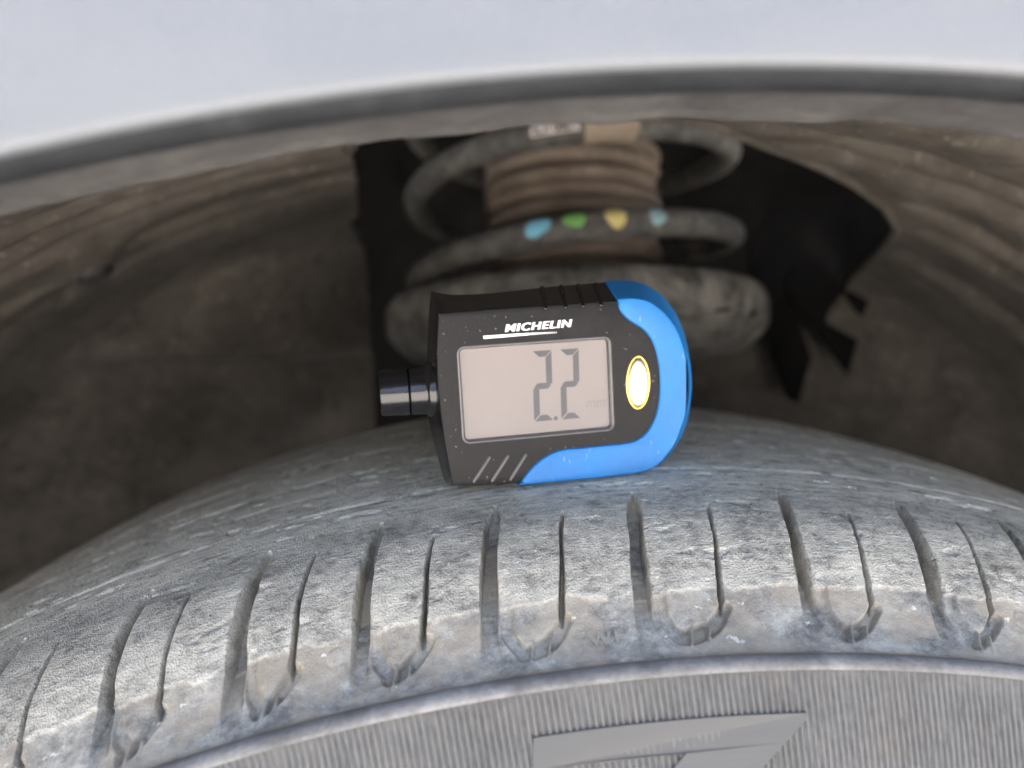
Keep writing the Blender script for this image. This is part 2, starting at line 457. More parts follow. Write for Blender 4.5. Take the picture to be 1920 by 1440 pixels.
# opening for the suspension strut: outline in (arc angle, depth)
pc_ = (P[:-1, :-1]+P[1:, 1:])/2
tc_ = np.arctan2(pc_[..., 0], pc_[..., 2]); yc_ = pc_[..., 1]
def inside(px, py, poly):
    r = np.zeros(px.shape, bool); n = len(poly)
    for i in range(n):
        x0, y0 = poly[i]; x1, y1 = poly[(i+1) % n]
        c = ((y0 > py) != (y1 > py)) & (px < (x1-x0)*(py-y0)/(y1-y0+1e-12)+x0)
        r ^= c
    return r
open_poly = [(-.172, .050), (-.160, .024), (-.10, .020), (.0, .020), (.095, .026), (.158, .0455), (.197, .053), (.267, .068), (.325, .084), (.372, .103), (.40, .125), (.434, .157), (.48, .205),
             (.48, .40), (-.24, .40), (-.215, .215), (-.186, .12)]
hole = inside(tc_, yc_, open_poly)
keep = ~(hole & ((yc_ < .19) | (pc_[..., 2] > .318))) & ~((pc_[..., 0] > -.083) & (pc_[..., 0] < .05) & (yc_ > .19))
lo = grid_obj('liner_shell', P, M['liner'], liner, mask=keep)
sol = lo.modifiers.new('thickness', 'SOLIDIFY'); sol.thickness = .0025; sol.offset = 0
# rolled edge of the opening
oe = resample(np.array(OE), 160)
rad = np.interp(oe[:, 1], lp[:, 0], lp[:, 1])
cen_ = np.stack([rad*np.sin(oe[:, 0]), oe[:, 1], rad*np.cos(oe[:, 0])], -1)
tg = np.gradient(cen_, axis=0); tg /= np.linalg.norm(tg, axis=1, keepdims=True)
rn = np.stack([np.sin(oe[:, 0]), 0*rad, np.cos(oe[:, 0])], -1); bn = np.cross(tg, rn)
aa = np.linspace(0, 2*pi, 12, endpoint=False)
Pe = cen_[:, None]+.0024*(rn[:, None]*np.cos(aa)[None, :, None]+bn[:, None]*np.sin(aa)[None, :, None])
grid_obj('rolled_edge', Pe, M['liner'], liner, closed_u=True)
# push-in clips that hold the liner
clipm = plastic('black_clip', (.018, .017, .016), .6)
for ct, cy in ((-.434, .092), (.545, .03)):
    rr_ = .3805 if ct < 0 else .3835
    prof = [(.0005, -.0016), (.0045, -.0014), (.0062, -.0006), (.0068, .0008), (.0068, .004)]
    a_ = np.linspace(0, 2*pi, 24, endpoint=False)
    Pc = np.array([[(rr_+z)*np.array([sin(ct), 0, cos(ct)])+r*(np.cos(x)*np.array([0, 1, 0])+np.sin(x)*np.array([cos(ct), 0, -sin(ct)]))+np.array([0, cy, 0]) for x in a_] for r, z in prof])
    grid_obj('liner_clip', Pc, clipm, liner, closed_u=True)
# black rubber splash flap with three pointed fingers beside the strut
def slab(name, pts, y, th_, material, parent, tilt=0.0):
    n = len(pts)
    v = [(x, y+tilt*(x-pts[0][0]), z) for x, z in pts]+[(x, y+th_+tilt*(x-pts[0][0]), z) for x, z in pts]
    tri = tessellate_polygon([[Vector((x, z, 0)) for x, z in pts]])
    f = [tuple(t_) for t_ in tri]+[tuple(i+n for i in reversed(t_)) for t_ in tri]+[(i, (i+1) % n, (i+1) % n+n, i+n) for i in range(n)]
    o = mesh_obj(name, v, f, material, parent, smooth=False)
    return o
FLAPS = [
    ('flap_body', 0.195, [(0.1176, 0.3567), (0.1352, 0.3807), (0.1720, 0.3828), (0.1931, 0.3765), (0.1971, 0.3656), (0.1849, 0.3540), (0.1753, 0.3480), (0.1715, 0.3420), (0.1627, 0.3317), (0.1503, 0.3537), (0.1365, 0.3403), (0.1394, 0.3210), (0.1253, 0.3322)]),
    ('flap_finger', 0.198, [(0.1508, 0.3566), (0.1629, 0.3647), (0.1751, 0.3509), (0.1737, 0.3429), (0.1873, 0.3352), (0.1814, 0.3219), (0.1672, 0.3380)]),
    ('flap_finger', 0.1955, [(0.1377, 0.3389), (0.1446, 0.3538), (0.1509, 0.3537), (0.1565, 0.3436), (0.1619, 0.3289), (0.1600, 0.3195), (0.1782, 0.3097), (0.1732, 0.2914), (0.1592, 0.3103), (0.1426, 0.3292)]),
    ('flap_finger', 0.1985, [(0.1219, 0.3459), (0.1319, 0.3486), (0.1403, 0.3375), (0.1479, 0.3179), (0.1544, 0.3003), (0.1482, 0.2762), (0.1425, 0.2784), (0.1301, 0.3104)]),
]
for nm, yv, pts in FLAPS:
    slab(nm, pts if nm != 'flap_body' else [tuple(p) for p in catmull(pts, 5, True)], yv, .002, M['flap'], liner)

# ------------------------------------------------------------------ suspension strut behind the tyre
AX, AY, LEAN = .0215, .165, radians(9.5)
strut = empty('suspension_strut', Matrix.Translation((AX, AY, .33+ZC)) @ Matrix.Rotation(-LEAN, 4, 'X'))
tag(strut, 'dusty suspension strut with coil spring and brown bellows behind the gauge', 'strut')

def lathe(name, prof, material, parent, n=64, seed=None, amp=0):
    prof = np.array(prof, float)                        # (radius, z)
    a = np.linspace(0, 2*pi, n, endpoint=False)
    r = np.repeat(prof[:, 0][:, None], n, 1)
    if seed is not None:
        r = r+amp*(fbm(np.cos(a)[None]*3+5+0*r, np.sin(a)[None]*3+prof[:, 1][:, None]*150+5, seed)-.5)
    P = np.stack([r*np.cos(a), r*np.sin(a), np.repeat(prof[:, 1][:, None], n, 1)], -1)
    return grid_obj(name, P, material, parent, closed_u=True)

CR, WR, PT = .0720, .0056, .0378                        # coil radius, wire radius, pitch
Z_LEFT = .0110                                          # height of the second coil at its leftmost point
def coil_z(phi):                                        # phi = pi is the left of that coil
    z = Z_LEFT+PT*(phi-pi)/(2*pi)
    zl = -.0085                                         # the last turn lies flat in the seat
    return np.where(z < zl, zl+(z-zl)*.12, z)
def coil_pt(phi, psi, extra=0.0):
    """psi: 0 = outward, pi/2 = up"""
    rr = WR+extra
    c = np.array([cos(phi), sin(phi), 0])
    return c*(CR+rr*cos(psi))+np.array([0, 0, float(coil_z(np.array(phi)))+rr*sin(psi)])
phi = np.linspace(-pi*1.3, 2*pi*2.75, 560)
psi = np.linspace(0, 2*pi, 22, endpoint=False)
PH, PS = np.meshgrid(phi, psi, indexing='ij')
rr = WR+.00035*(fbm(PH*14, PS*1.5, 31)-.5)
P = np.stack([np.cos(PH)*(CR+rr*np.cos(PS)), np.sin(PH)*(CR+rr*np.cos(PS)), coil_z(PH)+rr*np.sin(PS)], -1)
coil = grid_obj('coil_spring', P, M['coil'], strut, closed_u=True)

def coil_patch(name, phi0, psi0, dphi, dpsi, material, parent, ellipse=True, extra=.00015, n=14, seed=0):
    V, F_ = [], []
    if ellipse:
        V.append(coil_pt(phi0, psi0, extra*1.5))
        k = 28
        for ring in (.5, .85, 1.0):
            for j in range(k):
                a = 2*pi*j/k
                w = ring*(1+.10*sin(2*a+seed)+.07*sin(3*a+seed*2.1))
                V.append(coil_pt(phi0+dphi*w*cos(a), psi0+dpsi*w*sin(a), extra if ring < 1 else -.0002))
        for j in range(k):
            F_.append((0, 1+j, 1+(j+1) % k))
        for r_ in (0, 1):
            for j in range(k):
                a = 1+r_*k+j; b = 1+r_*k+(j+1) % k
                F_.append((a, a+k, b+k, b))
        return mesh_obj(name, V, F_, material, parent)
    Pg = np.array([[coil_pt(phi0+dphi*(2*i/(n-1)-1), psi0+dpsi*(2*j/(n-1)-1), extra) for i in range(n)] for j in range(n)])
    return grid_obj(name, Pg, material, parent)
FR = 1.5*pi
for nm, dx, w, h, s_ in (('blue', -.335, .062, .95, 1), ('green', -.155, .055, .88, 2), ('yellow', .045, .055, .90, 3), ('pale_blue', .262, .050, .80, 4)):
    o = coil_patch('paint_mark', FR+dx, .36 if nm != 'green' else .60, w, h, M['mark_'+nm], coil, seed=s_)
    o['label'] = nm.replace('_', ' ')+' oval paint mark on the spring wire'
lab = coil_patch('label_sticker', FR+2*pi-.235, .30, .118, .75, M['label'], coil, ellipse=False, extra=.0003)
lab['label'] = 'dirty white printed label stuck on the top coil'
tape = coil_patch('tape_wrap', FR+2*pi+.045, 0, .135, pi, M['tape'], coil, ellipse=False, extra=.0005, n=24)
tape['label'] = 'tan tape wrapped round the top coil'

def text_mesh(body, size=1.0, shear=0.0, offset=0.0, space=1.0):
    cu = bpy.data.curves.new('lettering', 'FONT')
    cu.body = body; cu.size = size; cu.shear = shear; cu.offset = offset; cu.space_character = space
    cu.resolution_u = 4
    o = bpy.data.objects.new('lettering', cu); COL.objects.link(o)
    bpy.context.view_layer.update()
    me = bpy.data.meshes.new_from_object(o.evaluated_get(bpy.context.evaluated_depsgraph_get()))
    v = np.zeros(len(me.vertices)*3, np.float32); me.vertices.foreach_get('co', v)
    f = [tuple(p.vertices) for p in me.polygons]
    bpy.data.objects.remove(o); bpy.data.curves.remove(cu); bpy.data.meshes.remove(me)
    return v.reshape(-1, 3)[:, :2], f

v, f = text_mesh('SLH GSSH', 1.0, 0, .05)
v = v-v.min(0); v = v/v.max(0)
mesh_obj('label_print', [coil_pt(FR+2*pi-.235+.105*(2*x-1), -.02+.36*(2*y-1), .0005) for x, y in v], f, M['ink'], coil)

# bellows: one lathe ring per fold
boot = lathe('dust_boot', [(.030, -.03), (.031, .0), (.031, .14), (.028, .15)], M['boot'], strut, 48)
zf = -.020
k = 0
while zf < .125:
    h = .0052+.0024*min(1, max(0, (zf+.01)/.06))
    R0 = .0405+.0006*((k*7) % 3-1)-.003*max(0, (-zf)/.02)
    a = np.linspace(-pi/2, pi/2, 9)
    prof = [(.029, zf-h*.62)]+[(R0-h*.42+h*.42*cos(x), zf+h*.42*sin(x)) for x in a]+[(.029, zf+h*.62)]
    fo = lathe('fold', prof, M['boot'], boot, 56, seed=40+k, amp=.0012)
    fo.location = (.0004*sin(k*2.1), .0004*cos(k*1.3), 0)
    fo.rotation_euler = (.02*sin(k*1.7), .02*cos(k*2.3)+.01, 0)
    zf += h; k += 1
# seat dish with thick rounded rim
sp = catmull([(.030, -.020), (.060, -.020), (.074, -.018), (.0780, -.010), (.0785, .0005), (.0805, .0035), (.0835, .0030), (.0860, -.001), (.0868, -.007), (.0850, -.0145), (.0790, -.0205), (.070, -.0245), (.050, -.027), (.030, -.030)], 5)
seat = lathe('spring_seat', sp, M['seat'], strut, 120, seed=61, amp=.0022)
for az, w in ((-60, .07), (-47, .045), (-128, .05)):
    a0 = radians(az)
    V = []; F_ = []
    for i in range(9):
        aa = a0+w*(i/8*2-1); hh = .0006*sin(pi*i/8)+.0001
        for zz in (-.0125-hh, -.0125+hh):
            V.append((.0870*cos(aa), .0870*sin(aa), zz+.002*(i/8-.5)))
    for i in range(8):
        F_.append((2*i, 2*i+2, 2*i+3, 2*i+1))
    sl_ = mesh_obj('drain_slot', V, F_, M['void'], seat)
lathe('damper_tube', [(.0, -.16), (.026, -.16), (.026, -.02), (.0, -.02)], M['void'], strut, 40)
lathe('top_mount', [(.0, .160), (.05, .160), (.085, .150), (.088, .140), (.05, .132), (.0, .132)], M['void'], strut, 40)

# ------------------------------------------------------------------ tyre
tyre = empty('tyre', Matrix.Translation((0, 0, ZC)))
tag(tyre, 'worn grey car tyre with slanted shoulder grooves and ribbed sidewall', 'tyre')

PROF = [(.0985, .262), (.0950, .275), (.089, .2850), (.081, .2905), (.070, .297), (.050, .302), (.030, .304), (0, .305), (-.030, .3035), (-.045, .302),
        (-.054, .3005), (-.062, .2985), (-.069, .295), (-.074, .291), (-.079, .2868), (-.0820, .2843), (-.0832, .2837), (-.0842, .2837), (-.0856, .2842), (-.0868, .2845), (-.0878, .2843), (-.0885, .2837), (-.0887, .2831)]
pf = catmull(PROF, 24)
ds = np.r_[0, np.cumsum(np.hypot(*np.diff(pf, axis=0).T))]
# row spacing: fine across the near shoulder
def rows():
    s0 = 0; out = []
    yy = lambda s: np.interp(s, ds, pf[:, 0])
    s = 0.0
    while s < ds[-1]:
        out.append(s)
        y = yy(s)
        s += .0025 if y > .05 else (.0011 if y > -.012 else (.0005 if y > -.040 else .00026))
    out.append(ds[-1])
    return np.array(out)
srow = rows()
yr = np.interp(srow, ds, pf[:, 0]); rrw = np.interp(srow, ds, pf[:, 1])
S0 = np.interp(.054, -pf[::-1, 0][::-1], ds) if False else ds[np.argmin(np.abs(pf[:, 0]+.054))]
sv = srow-S0                                             # metres across the tread from the top of the grooves
TH0, TH1 = -.66, .60
ncol = 2700
thc = np.linspace(TH0, TH1, ncol)
SK_Y = [-.090, -.082, -.0775, -.0735, -.069, -.0625, -.054, .1]
SK_T = [-.0165, -.016, -.0142, -.012, -.0098, -.006, 0, 0]
skew = np.interp(yr, SK_Y, SK_T)
SI_Y = [-.0775, -.072, -.066, -.0585]
U_ = np.repeat(thc[None], len(srow), 0)                   # groove-following angle
TT = U_+skew[:, None]
YY = np.repeat(yr[:, None], ncol, 1); SV = np.repeat(sv[:, None], ncol, 1)
RB = .298
AR = U_*RB                                                # arc length in metres along the skewed grid
s_of_y = lambda y: ds[np.argmin(np.abs(pf[:, 0]-y))]-S0
H = np.zeros_like(U_)                                     # inward depth (m)
worn = sstep(s_of_y(-.0752), s_of_y(-.0742), SV)*0+1-sstep(-.0003, .0003, SV-s_of_y(-.0747)-.0024*(fbm(AR*230, SV*0, 51)-.5)-.0005*(fbm(AR*1500, SV*0+3, 52)-.5))
GR = [-.630, -.551, -.474, -.396, -.314, -.242, -.173, -.102, -.016, .079, .158, .229, .300, .372, .452, .530]
SI = [.036, .034, .036, .035, .031, .032, .035, .041, .045, .038, .0335, .034, .035, .035, .036, .036]
edge_n = .00035*(fbm(SV*150+9, AR*20, 53, 1)-.5)
jag = np.where(worn > .5, 1.0, .25)
for k, (g, so) in enumerate(zip(GR, SI)):
    d = (U_-g)*RB
    m = np.abs(d) < .020
    cols = np.where(m.any(0))[0]
    if not len(cols): continue
    c0, c1 = cols[0], cols[-1]+1
    sl_ = (slice(None), slice(c0, c1))
    dd = d[sl_]; ss = SV[sl_]; yy = YY[sl_]; en = (edge_n*jag)[sl_]
    # main groove
    w = .00110+.00020*sin(k*2.7)+.0002*sstep(0, .02, ss)
    s_top = s_of_y(-.0525)+.0006*sin(k*1.9); s_bot = s_of_y(-.0822)
    w = w*(.25+.75*sstep(s_top-.0005, s_top+.0050, ss))
    inb = sstep(s_top-.0002+np.abs(dd)*.8, s_top+.0002+np.abs(dd)*.8, ss)
    depth = np.interp(ss, [s_top, s_top+.007, s_of_y(-.072), s_of_y(-.0755), s_of_y(-.0785), s_of_y(-.0808), s_bot], [.0006, .0040, .0046, .0026, .0011, .0003, 0])
    wall_ = 1-sstep(w-.00012-.0005*sstep(s_of_y(-.076), s_of_y(-.081), ss), w+.00012+.0004*sstep(s_of_y(-.076), s_of_y(-.081), ss), np.abs(dd)+en)
    G = depth*wall_*inb
    # bright bevel on the right wall near the shoulder
    bev = np.clip(1-(dd-w)/.0011, 0, 1)*(dd > w)*sstep(s_of_y(-.0715), s_of_y(-.074), ss)*(1-sstep(s_of_y(-.0785), s_of_y(-.0805), ss))
    G = np.maximum(G, bev*.0011)
    H[sl_] = np.maximum(H[sl_], G)
for k, (g, so) in enumerate(zip(GR, SI)):
    d = (U_-g-so)*RB
    m = np.abs(d) < .020
    cols = np.where(m.any(0))[0]
    if not len(cols): continue
    sl_ = (slice(None), slice(cols[0], cols[-1]+1))
    dd = d[sl_]; ss = SV[sl_]; yy = YY[sl_]; en = (edge_n*jag)[sl_]
    sa, sb = s_of_y(-.0585-.0012*sin(k*2.3)), s_of_y(-.0778)
    cen = np.interp(ss, [sa, (sa+sb)/2, sb], [.0004, .0002, -.0002])+.00010*np.sin(ss*420+k)
    w = np.interp(ss, [sa, sa+.004, sb-.006, sb-.002, sb], [.00016, .00024, .00034, .00046, .0003])
    inb = sstep(sa-.0003, sa+.0003, ss)*(1-sstep(sb-.0003, sb+.0003, ss))
    dep = np.interp(ss, [sa, sa+.005, sb-.004, sb], [.0009, .0022, .0034, .0018])
    G = dep*(1-sstep(w-.00013, w+.00014, np.abs(dd-cen)+.5*en))*inb
    H[sl_] = np.maximum(H[sl_], G)
    # U-shaped moulded channel joining groove and sipe on the shoulder
    L = so*RB
    path = catmull([(-L+.0026, s_of_y(-.0738)), (-L+.0028, s_of_y(-.0775)), (-L+.0045, s_of_y(-.0800)), (-L*.52, s_of_y(-.0809)), (-.0022, s_of_y(-.0797)), (.0004, s_of_y(-.0772))], 6)
    d2 = (U_-g-so)*RB
    mm = (d2 > -L) & (d2 < .006)
    cc = np.where(mm.any(0))[0]
    sl3 = (slice(None), slice(cc[0], cc[-1]+1))
    rsel = np.where((sv > s_of_y(-.071)) & (sv < s_of_y(-.0835)))[0]
    sl3 = (slice(rsel[0], rsel[-1]+1), slice(cc[0], cc[-1]+1))
    px_, py_ = d2[sl3], SV[sl3]
    best = np.full(px_.shape, 9.0); tp = np.zeros(px_.shape)
    for i in range(len(path)-1):
        a, b = path[i], path[i+1]; ab = b-a
        t_ = np.clip(((px_-a[0])*ab[0]+(py_-a[1])*ab[1])/(ab@ab), 0, 1)
        q = np.hypot(px_-a[0]-t_*ab[0], py_-a[1]-t_*ab[1])
        tp = np.where(q < best, (i+t_)/(len(path)-1), tp); best = np.minimum(best, q)
    wU = .00130+.0002*np.sin(tp*9+k)
    dU = np.interp(tp, [0, .2, .5, .8, 1], [.0004, .0012, .0015, .0018, .0016])
    H[sl3] = np.maximum(H[sl3], dU*(1-sstep(wU*.45, wU*1.1, best)))
    # two thin fins of moulding flash across the bottom of the channel
    for fx in (-L*.50+.0006, -L*.50+.0030+.0006*sin(k)):
        q = np.abs(px_-fx-.00025*np.sin(py_*900))
        f_ = (1-sstep(.00012, .00034, q))*sstep(s_of_y(-.0793), s_of_y(-.0797), py_)*(1-sstep(s_of_y(-.0820), s_of_y(-.0825), py_))
        H[sl3] = H[sl3]*(1-f_)-.00025*f_
    # small round vent mark
    vx, vy = .0065+.001*sin(k*3), s_of_y(-.0766)
    dv = np.hypot((d2-vx), SV-vy)
    mv = dv < .004
    H[mv] += ((.00012 if k % 3 else .00004)*np.exp(-((dv-.0016)/.00035)**2))[mv]
# worn edge step, circumferential hairline grooves, roughness of the worn face
H += (1-worn)*.00035*(1-sstep(s_of_y(-.0805), s_of_y(-.0825), SV))
for y0, w, d_, th_ in ((-.0415, .00036, .0009, .30), (-.030, .0004, .0005, .55), (-.020, .0005, .0009, .48), (-.004, .0007, .0022, .45), (.014, .0009, .0024, .42), (.034, .0012, .0024, .4)):
    s0 = s_of_y(y0)
    on = sstep(th_-.08, th_+.08, fbm(TT*34+y0*900, SV*0+y0*50, 71))
    on = np.maximum(on, .15)
    H += d_*on*np.exp(-((SV-s0-.0005*(fbm(TT*90, SV*0, 72)-.5))/w)**2)
amp = np.where(worn > .5, .00011, .00003)*(1-sstep(.0003, .0008, H))*(1-sstep(s_of_y(-.0800), s_of_y(-.0820), SV)*.7)
H += amp*1.2*(fbm(AR*1500, SV*1700, 81, 3)-.5)+amp*.8*(fbm(AR*160, SV*700, 82, 3)-.5)+amp*.8*(fbm(AR*220, SV*220, 83)-.5)
# chips bitten out of the crown
ch = fbm(AR*170, SV*420, 91, 3)
H += np.where(YY > -.05, .0006*sstep(.70, .80, ch), .0003*worn*sstep(.74, .82, ch))
# geometry: displace along the profile normal
dy = np.gradient(yr, srow); dr = np.gradient(rrw, srow)
ny, nr_ = dr, -dy                                        # outward normal in the (y, r) plane
nn = np.hypot(ny, nr_); ny, nr_ = ny/nn, nr_/nn
Yd = yr[:, None]-ny[:, None]*H; Rd = rrw[:, None]-nr_[:, None]*H
P = np.stack([Rd*np.sin(TT), Yd, Rd*np.cos(TT)], -1)
du = np.gradient(P, axis=1); dv = np.gradient(P, axis=0)
Nn = np.cross(du, dv); Nn /= np.linalg.norm(Nn, axis=-1, keepdims=True)+1e-20
if (Nn[:, :, 2].mean() < 0): Nn = -Nn
gmask = 1-sstep(.0004, .0009, H)                          # groove walls were never scrubbed by the road
UV = np.stack([TT*RB*100+30, SV*100+30], -1)
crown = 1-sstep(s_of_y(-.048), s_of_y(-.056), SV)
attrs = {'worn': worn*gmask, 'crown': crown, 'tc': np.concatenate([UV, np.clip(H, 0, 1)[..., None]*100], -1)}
r0 = int(np.argmin(np.abs(yr+.0505)))
def sub(rs, cs):
    return dict(P=P[rs, cs], N=Nn[rs, cs], UV=UV[rs, cs], attrs={k: v[rs, cs] for k, v in attrs.items()}, flip=True)
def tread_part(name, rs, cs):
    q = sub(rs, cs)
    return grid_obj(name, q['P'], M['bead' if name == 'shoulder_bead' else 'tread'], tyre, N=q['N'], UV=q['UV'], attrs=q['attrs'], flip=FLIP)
# choose the winding that agrees with the outward normal
e1 = P[100, 101]-P[100, 100]; e2 = P[101, 100]-P[100, 100]
FLIP = bool(np.dot(np.cross(e1, e2), Nn[100, 100]) < 0)
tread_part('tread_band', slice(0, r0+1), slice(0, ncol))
cuts = [0]+[int(np.argmin(np.abs(thc-g))) for g in GR]+[ncol-1]
rib_r = int(np.argmin(np.abs(yr+.0850)))
for a, b in zip(cuts[:-1], cuts[1:]):
    if b-a > 2:
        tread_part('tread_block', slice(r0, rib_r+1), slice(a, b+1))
tread_part('shoulder_bead', slice(rib_r, len(srow)), slice(0, ncol))
# rest of the tread round the wheel, out of sight
tb = np.linspace(TH1-.002, 2*pi+TH0+.002, 260)
pr = resample(pf, 60)
Pb = np.stack([pr[:, 1][:, None]*np.sin(tb), np.repeat(pr[:, 0][:, None], 260, 1), pr[:, 1][:, None]*np.cos(tb)], -1)
UVb = np.stack(np.broadcast_arrays(tb[None]*30+30, np.linspace(0, 15, 60)[:, None]), -1)
grid_obj('tread_remainder', Pb, M['tread'], tyre, UV=UVb, attrs={'worn': np.ones(Pb.shape[:2]), 'crown': np.ones(Pb.shape[:2]), 'tc': np.concatenate([UVb, UVb[..., :1]*0], -1)})
# ribbed outer sidewall
swp = resample(catmull([(-.0880, .2836), (-.0879, .2826), (-.0884, .2818), (-.0900, .2780), (-.0925, .2720), (-.0970, .260), (-.1005, .243), (-.1010, .226), (-.0975, .210), (-.0900, .198), (-.084, .193)], 6), 44)
swp = np.concatenate([swp[:4], resample(swp[3:12], 24)[1:], swp[12:]])
ths = np.linspace(-.47, .47, 3400)
ripn = 1800.0                                             # ribs per radian
rib = .5+.5*np.tanh(2.2*np.sin(ths*ripn+.6*np.sin(ths*7)))
on = sstep(.2824, .2816, swp[:, 1])*sstep(.235, .24, swp[:, 1])
SWY = np.repeat(swp[:, 0][:, None], len(ths), 1); SWR = np.repeat(swp[:, 1][:, None], len(ths), 1)
nicks = fbm(ths[None]*900, SWR*900, 95, 3)
hgt = on[:, None]*rib[None]*(.00042-.00025*sstep(.55, .75, nicks))
lean = (.2836-SWR)*.10
P2 = np.stack([SWR*np.sin(ths[None]+lean), SWY-hgt, SWR*np.cos(ths[None]+lean)], -1)
UVs = np.stack(np.broadcast_arrays(ths[None]*28+30, (.3-swp[:, 1])[:, None]*100), -1)
sw = grid_obj('sidewall', P2, M['sidewall'], tyre, UV=UVs, attrs={'rib': hgt/.00042})
tb = np.linspace(.47, 2*pi-.47, 240)
Pb = np.stack([swp[:, 1][:, None]*np.sin(tb), np.repeat(swp[:, 0][:, None], 240, 1), swp[:, 1][:, None]*np.cos(tb)], -1)
UVb = np.stack(np.broadcast_arrays(tb[None]*28+30, (.3-swp[:, 1])[:, None]*100), -1)
grid_obj('sidewall_remainder', Pb, M['sidewall'], tyre, UV=UVb)
inn = resample(catmull([(.0985, .262), (.1010, .245), (.1010, .226), (.0975, .210), (.084, .193)], 6), 16)
tb = np.linspace(0, 2*pi, 240, endpoint=False)
Pb = np.stack([inn[:, 1][:, None]*np.sin(tb), np.repeat(inn[:, 0][:, None], 240, 1), inn[:, 1][:, None]*np.cos(tb)], -1)
grid_obj('inner_sidewall', Pb, M['sidewall'], tyre, closed_u=True)
# big raised smooth letter stroke on the sidewall (angle, radius)
side_y = lambda r: float(np.interp(-r, -swp[:, 1], swp[:, 0]))
out = [(-.1014, .2776), (.0428, .2776), (.0426, .2768), (-.046, .2580), (-.046, .2572), (.040, .2572), (.040, .2540), (-.1045, .2540), (-.1045, .2556), (-.024, .2735), (-.1043, .2738)]
dense = []
for i in range(len(out)):
    a, b = np.array(out[i]), np.array(out[(i+1) % len(out)])
    n_ = max(1, int(abs(b[0]-a[0])/.006))
    for j in range(n_): dense.append(a+(b-a)*j/n_)
tri = tessellate_polygon([[Vector((p[0]*.28, p[1], 0)) for p in dense]])
n_ = len(dense)
V = [(r*sin(a), side_y(r)-.00068, r*cos(a)) for a, r in dense]+[(r*sin(a)*1.0, side_y(r)+.0004, r*cos(a)) for a, r in dense]
mesh_obj('raised_letter', V, [tuple(t_) for t_ in tri]+[(i, (i+1) % n_, (i+1) % n_+n_, i+n_) for i in range(n_)], M['sidewall'], sw, smooth=False)
# small TWI wear mark moulded on the shoulder
v, f = text_mesh('TWI', 1.0, 0, .015, 1.25)
v = v-v.min(0); v = v/v[:, 1].max()
def shoulder_pt(th_, s_, h):
    y = np.interp(s_+S0, ds, pf[:, 0]); r = np.interp(s_+S0, ds, pf[:, 1])
    a = np.interp(s_+S0, srow, ny); b = np.interp(s_+S0, srow, nr_)
    return ((r+b*h)*sin(th_), y+a*h, (r+b*h)*cos(th_))
sT = s_of_y(-.0812)
mesh_obj('wear_mark_letters', [shoulder_pt(-.072+x*.0024/.287, sT-y*.0021, .0004) for x, y in v], f, M['tread'], tyre, smooth=False)

# ------------------------------------------------------------------ tread depth gauge standing on the tyre
MM = .001
ga = radians(5); gr = radians(2.55)
gx = np.array([cos(ga), sin(ga), 0.]); gn = np.array([sin(ga), -cos(ga), 0.]); gz = np.array([0., 0., 1.])
lx = gx*cos(gr)+gz*sin(gr); lz = -gx*sin(gr)+gz*cos(gr); ly = -gn
GP = np.array([-.0256, -.0497, .3024+ZC])
GM = Matrix(((lx[0], ly[0], lz[0], GP[0]), (lx[1], ly[1], lz[1], GP[1]), (lx[2], ly[2], lz[2], GP[2]), (0, 0, 0, 1)))
gauge = empty('tread_depth_gauge', GM)
tag(gauge, 'small black and blue digital tread depth gauge reading 2.2 mm on the tyre', 'gauge')

# outlines in millimetres, clockwise from the top left; N points matched between the layers
F_TOP = [(-13.2, 33.05), (-9, 33.15), (-3.6, 33.22), (6.8, 33.28), (14, 33.33), (20.6, 33.40)]
F_RIGHT = [(20.6, 33.40), (23.2, 33.40), (25.4, 33.05), (27.2, 32.25), (29.63, 30.19), (31.76, 27.24), (33.2, 23.23), (33.75, 19.98), (33.88, 16.38), (33.57, 12.07), (32.53, 8.88), (30.9, 5.2), (28.74, 2.45), (26.9, 1.0), (24.3, .25), (20.5, -.02), (12, -.05), (5.06, .0), (-.12, .05)]
F_BOT = [(-.12, .05), (-6.5, .32), (-12.75, .75)]
F_LEFT = [(-12.75, .75), (-13.57, 7.74), (-14.02, 13.67), (-14.24, 20.18), (-13.97, 26.58), (-13.2, 33.05)]
O_TOP = [(-13.75, 37.1), (-11.6, 36.45), (-9.0, 36.12), (-2.35, 36.02), (8.5, 36.55), (15.9, 36.75), (20.6, 36.80)]
O_RIGHT = [(20.6, 36.80), (23.0, 36.75), (25.3, 36.55), (28.3, 35.7), (31.7, 33.5), (34.66, 29.65), (36.48, 25.1), (37.34, 20.5), (37.7, 16.0), (37.4, 12.2), (36.4, 7.3), (34.5, 3.6), (31.4, .2), (27.8, -1.25), (20.5, -1.45), (12, -1.45), (5.1, -1.4), (-.12, -1.4)]
O_BOT = [(-.12, -1.4), (-6.5, -1.25), (-12.3, -1.1)]
O_LEFT = [(-12.3, -1.1), (-13.65, -.1), (-15.0, 6.4), (-15.9, 12.0), (-15.75, 18.5), (-15.4, 24.4), (-15.05, 27.9), (-14.5, 32.7), (-13.75, 37.1)]
NS = (30, 90, 24, 40)
def loop(parts):
    out = []
    for p, n in zip(parts, NS):
        out += list(resample(catmull(p, 8), n+1)[:-1])
    return np.array(out)
FACE = loop((F_TOP, F_RIGHT, F_BOT, F_LEFT)); OUTER = loop((O_TOP, O_RIGHT, O_BOT, O_LEFT))
def offset(poly, d):
    t_ = np.roll(poly, -1, 0)-np.roll(poly, 1, 0)
    t_ /= np.linalg.norm(t_, axis=1, keepdims=True)
    return poly+np.stack([-t_[:, 1], t_[:, 0]], -1)*d     # clockwise loop: +d = outward
def layer(poly, depth):
    return [(x*MM, depth*MM, z*MM) for x, z in poly]
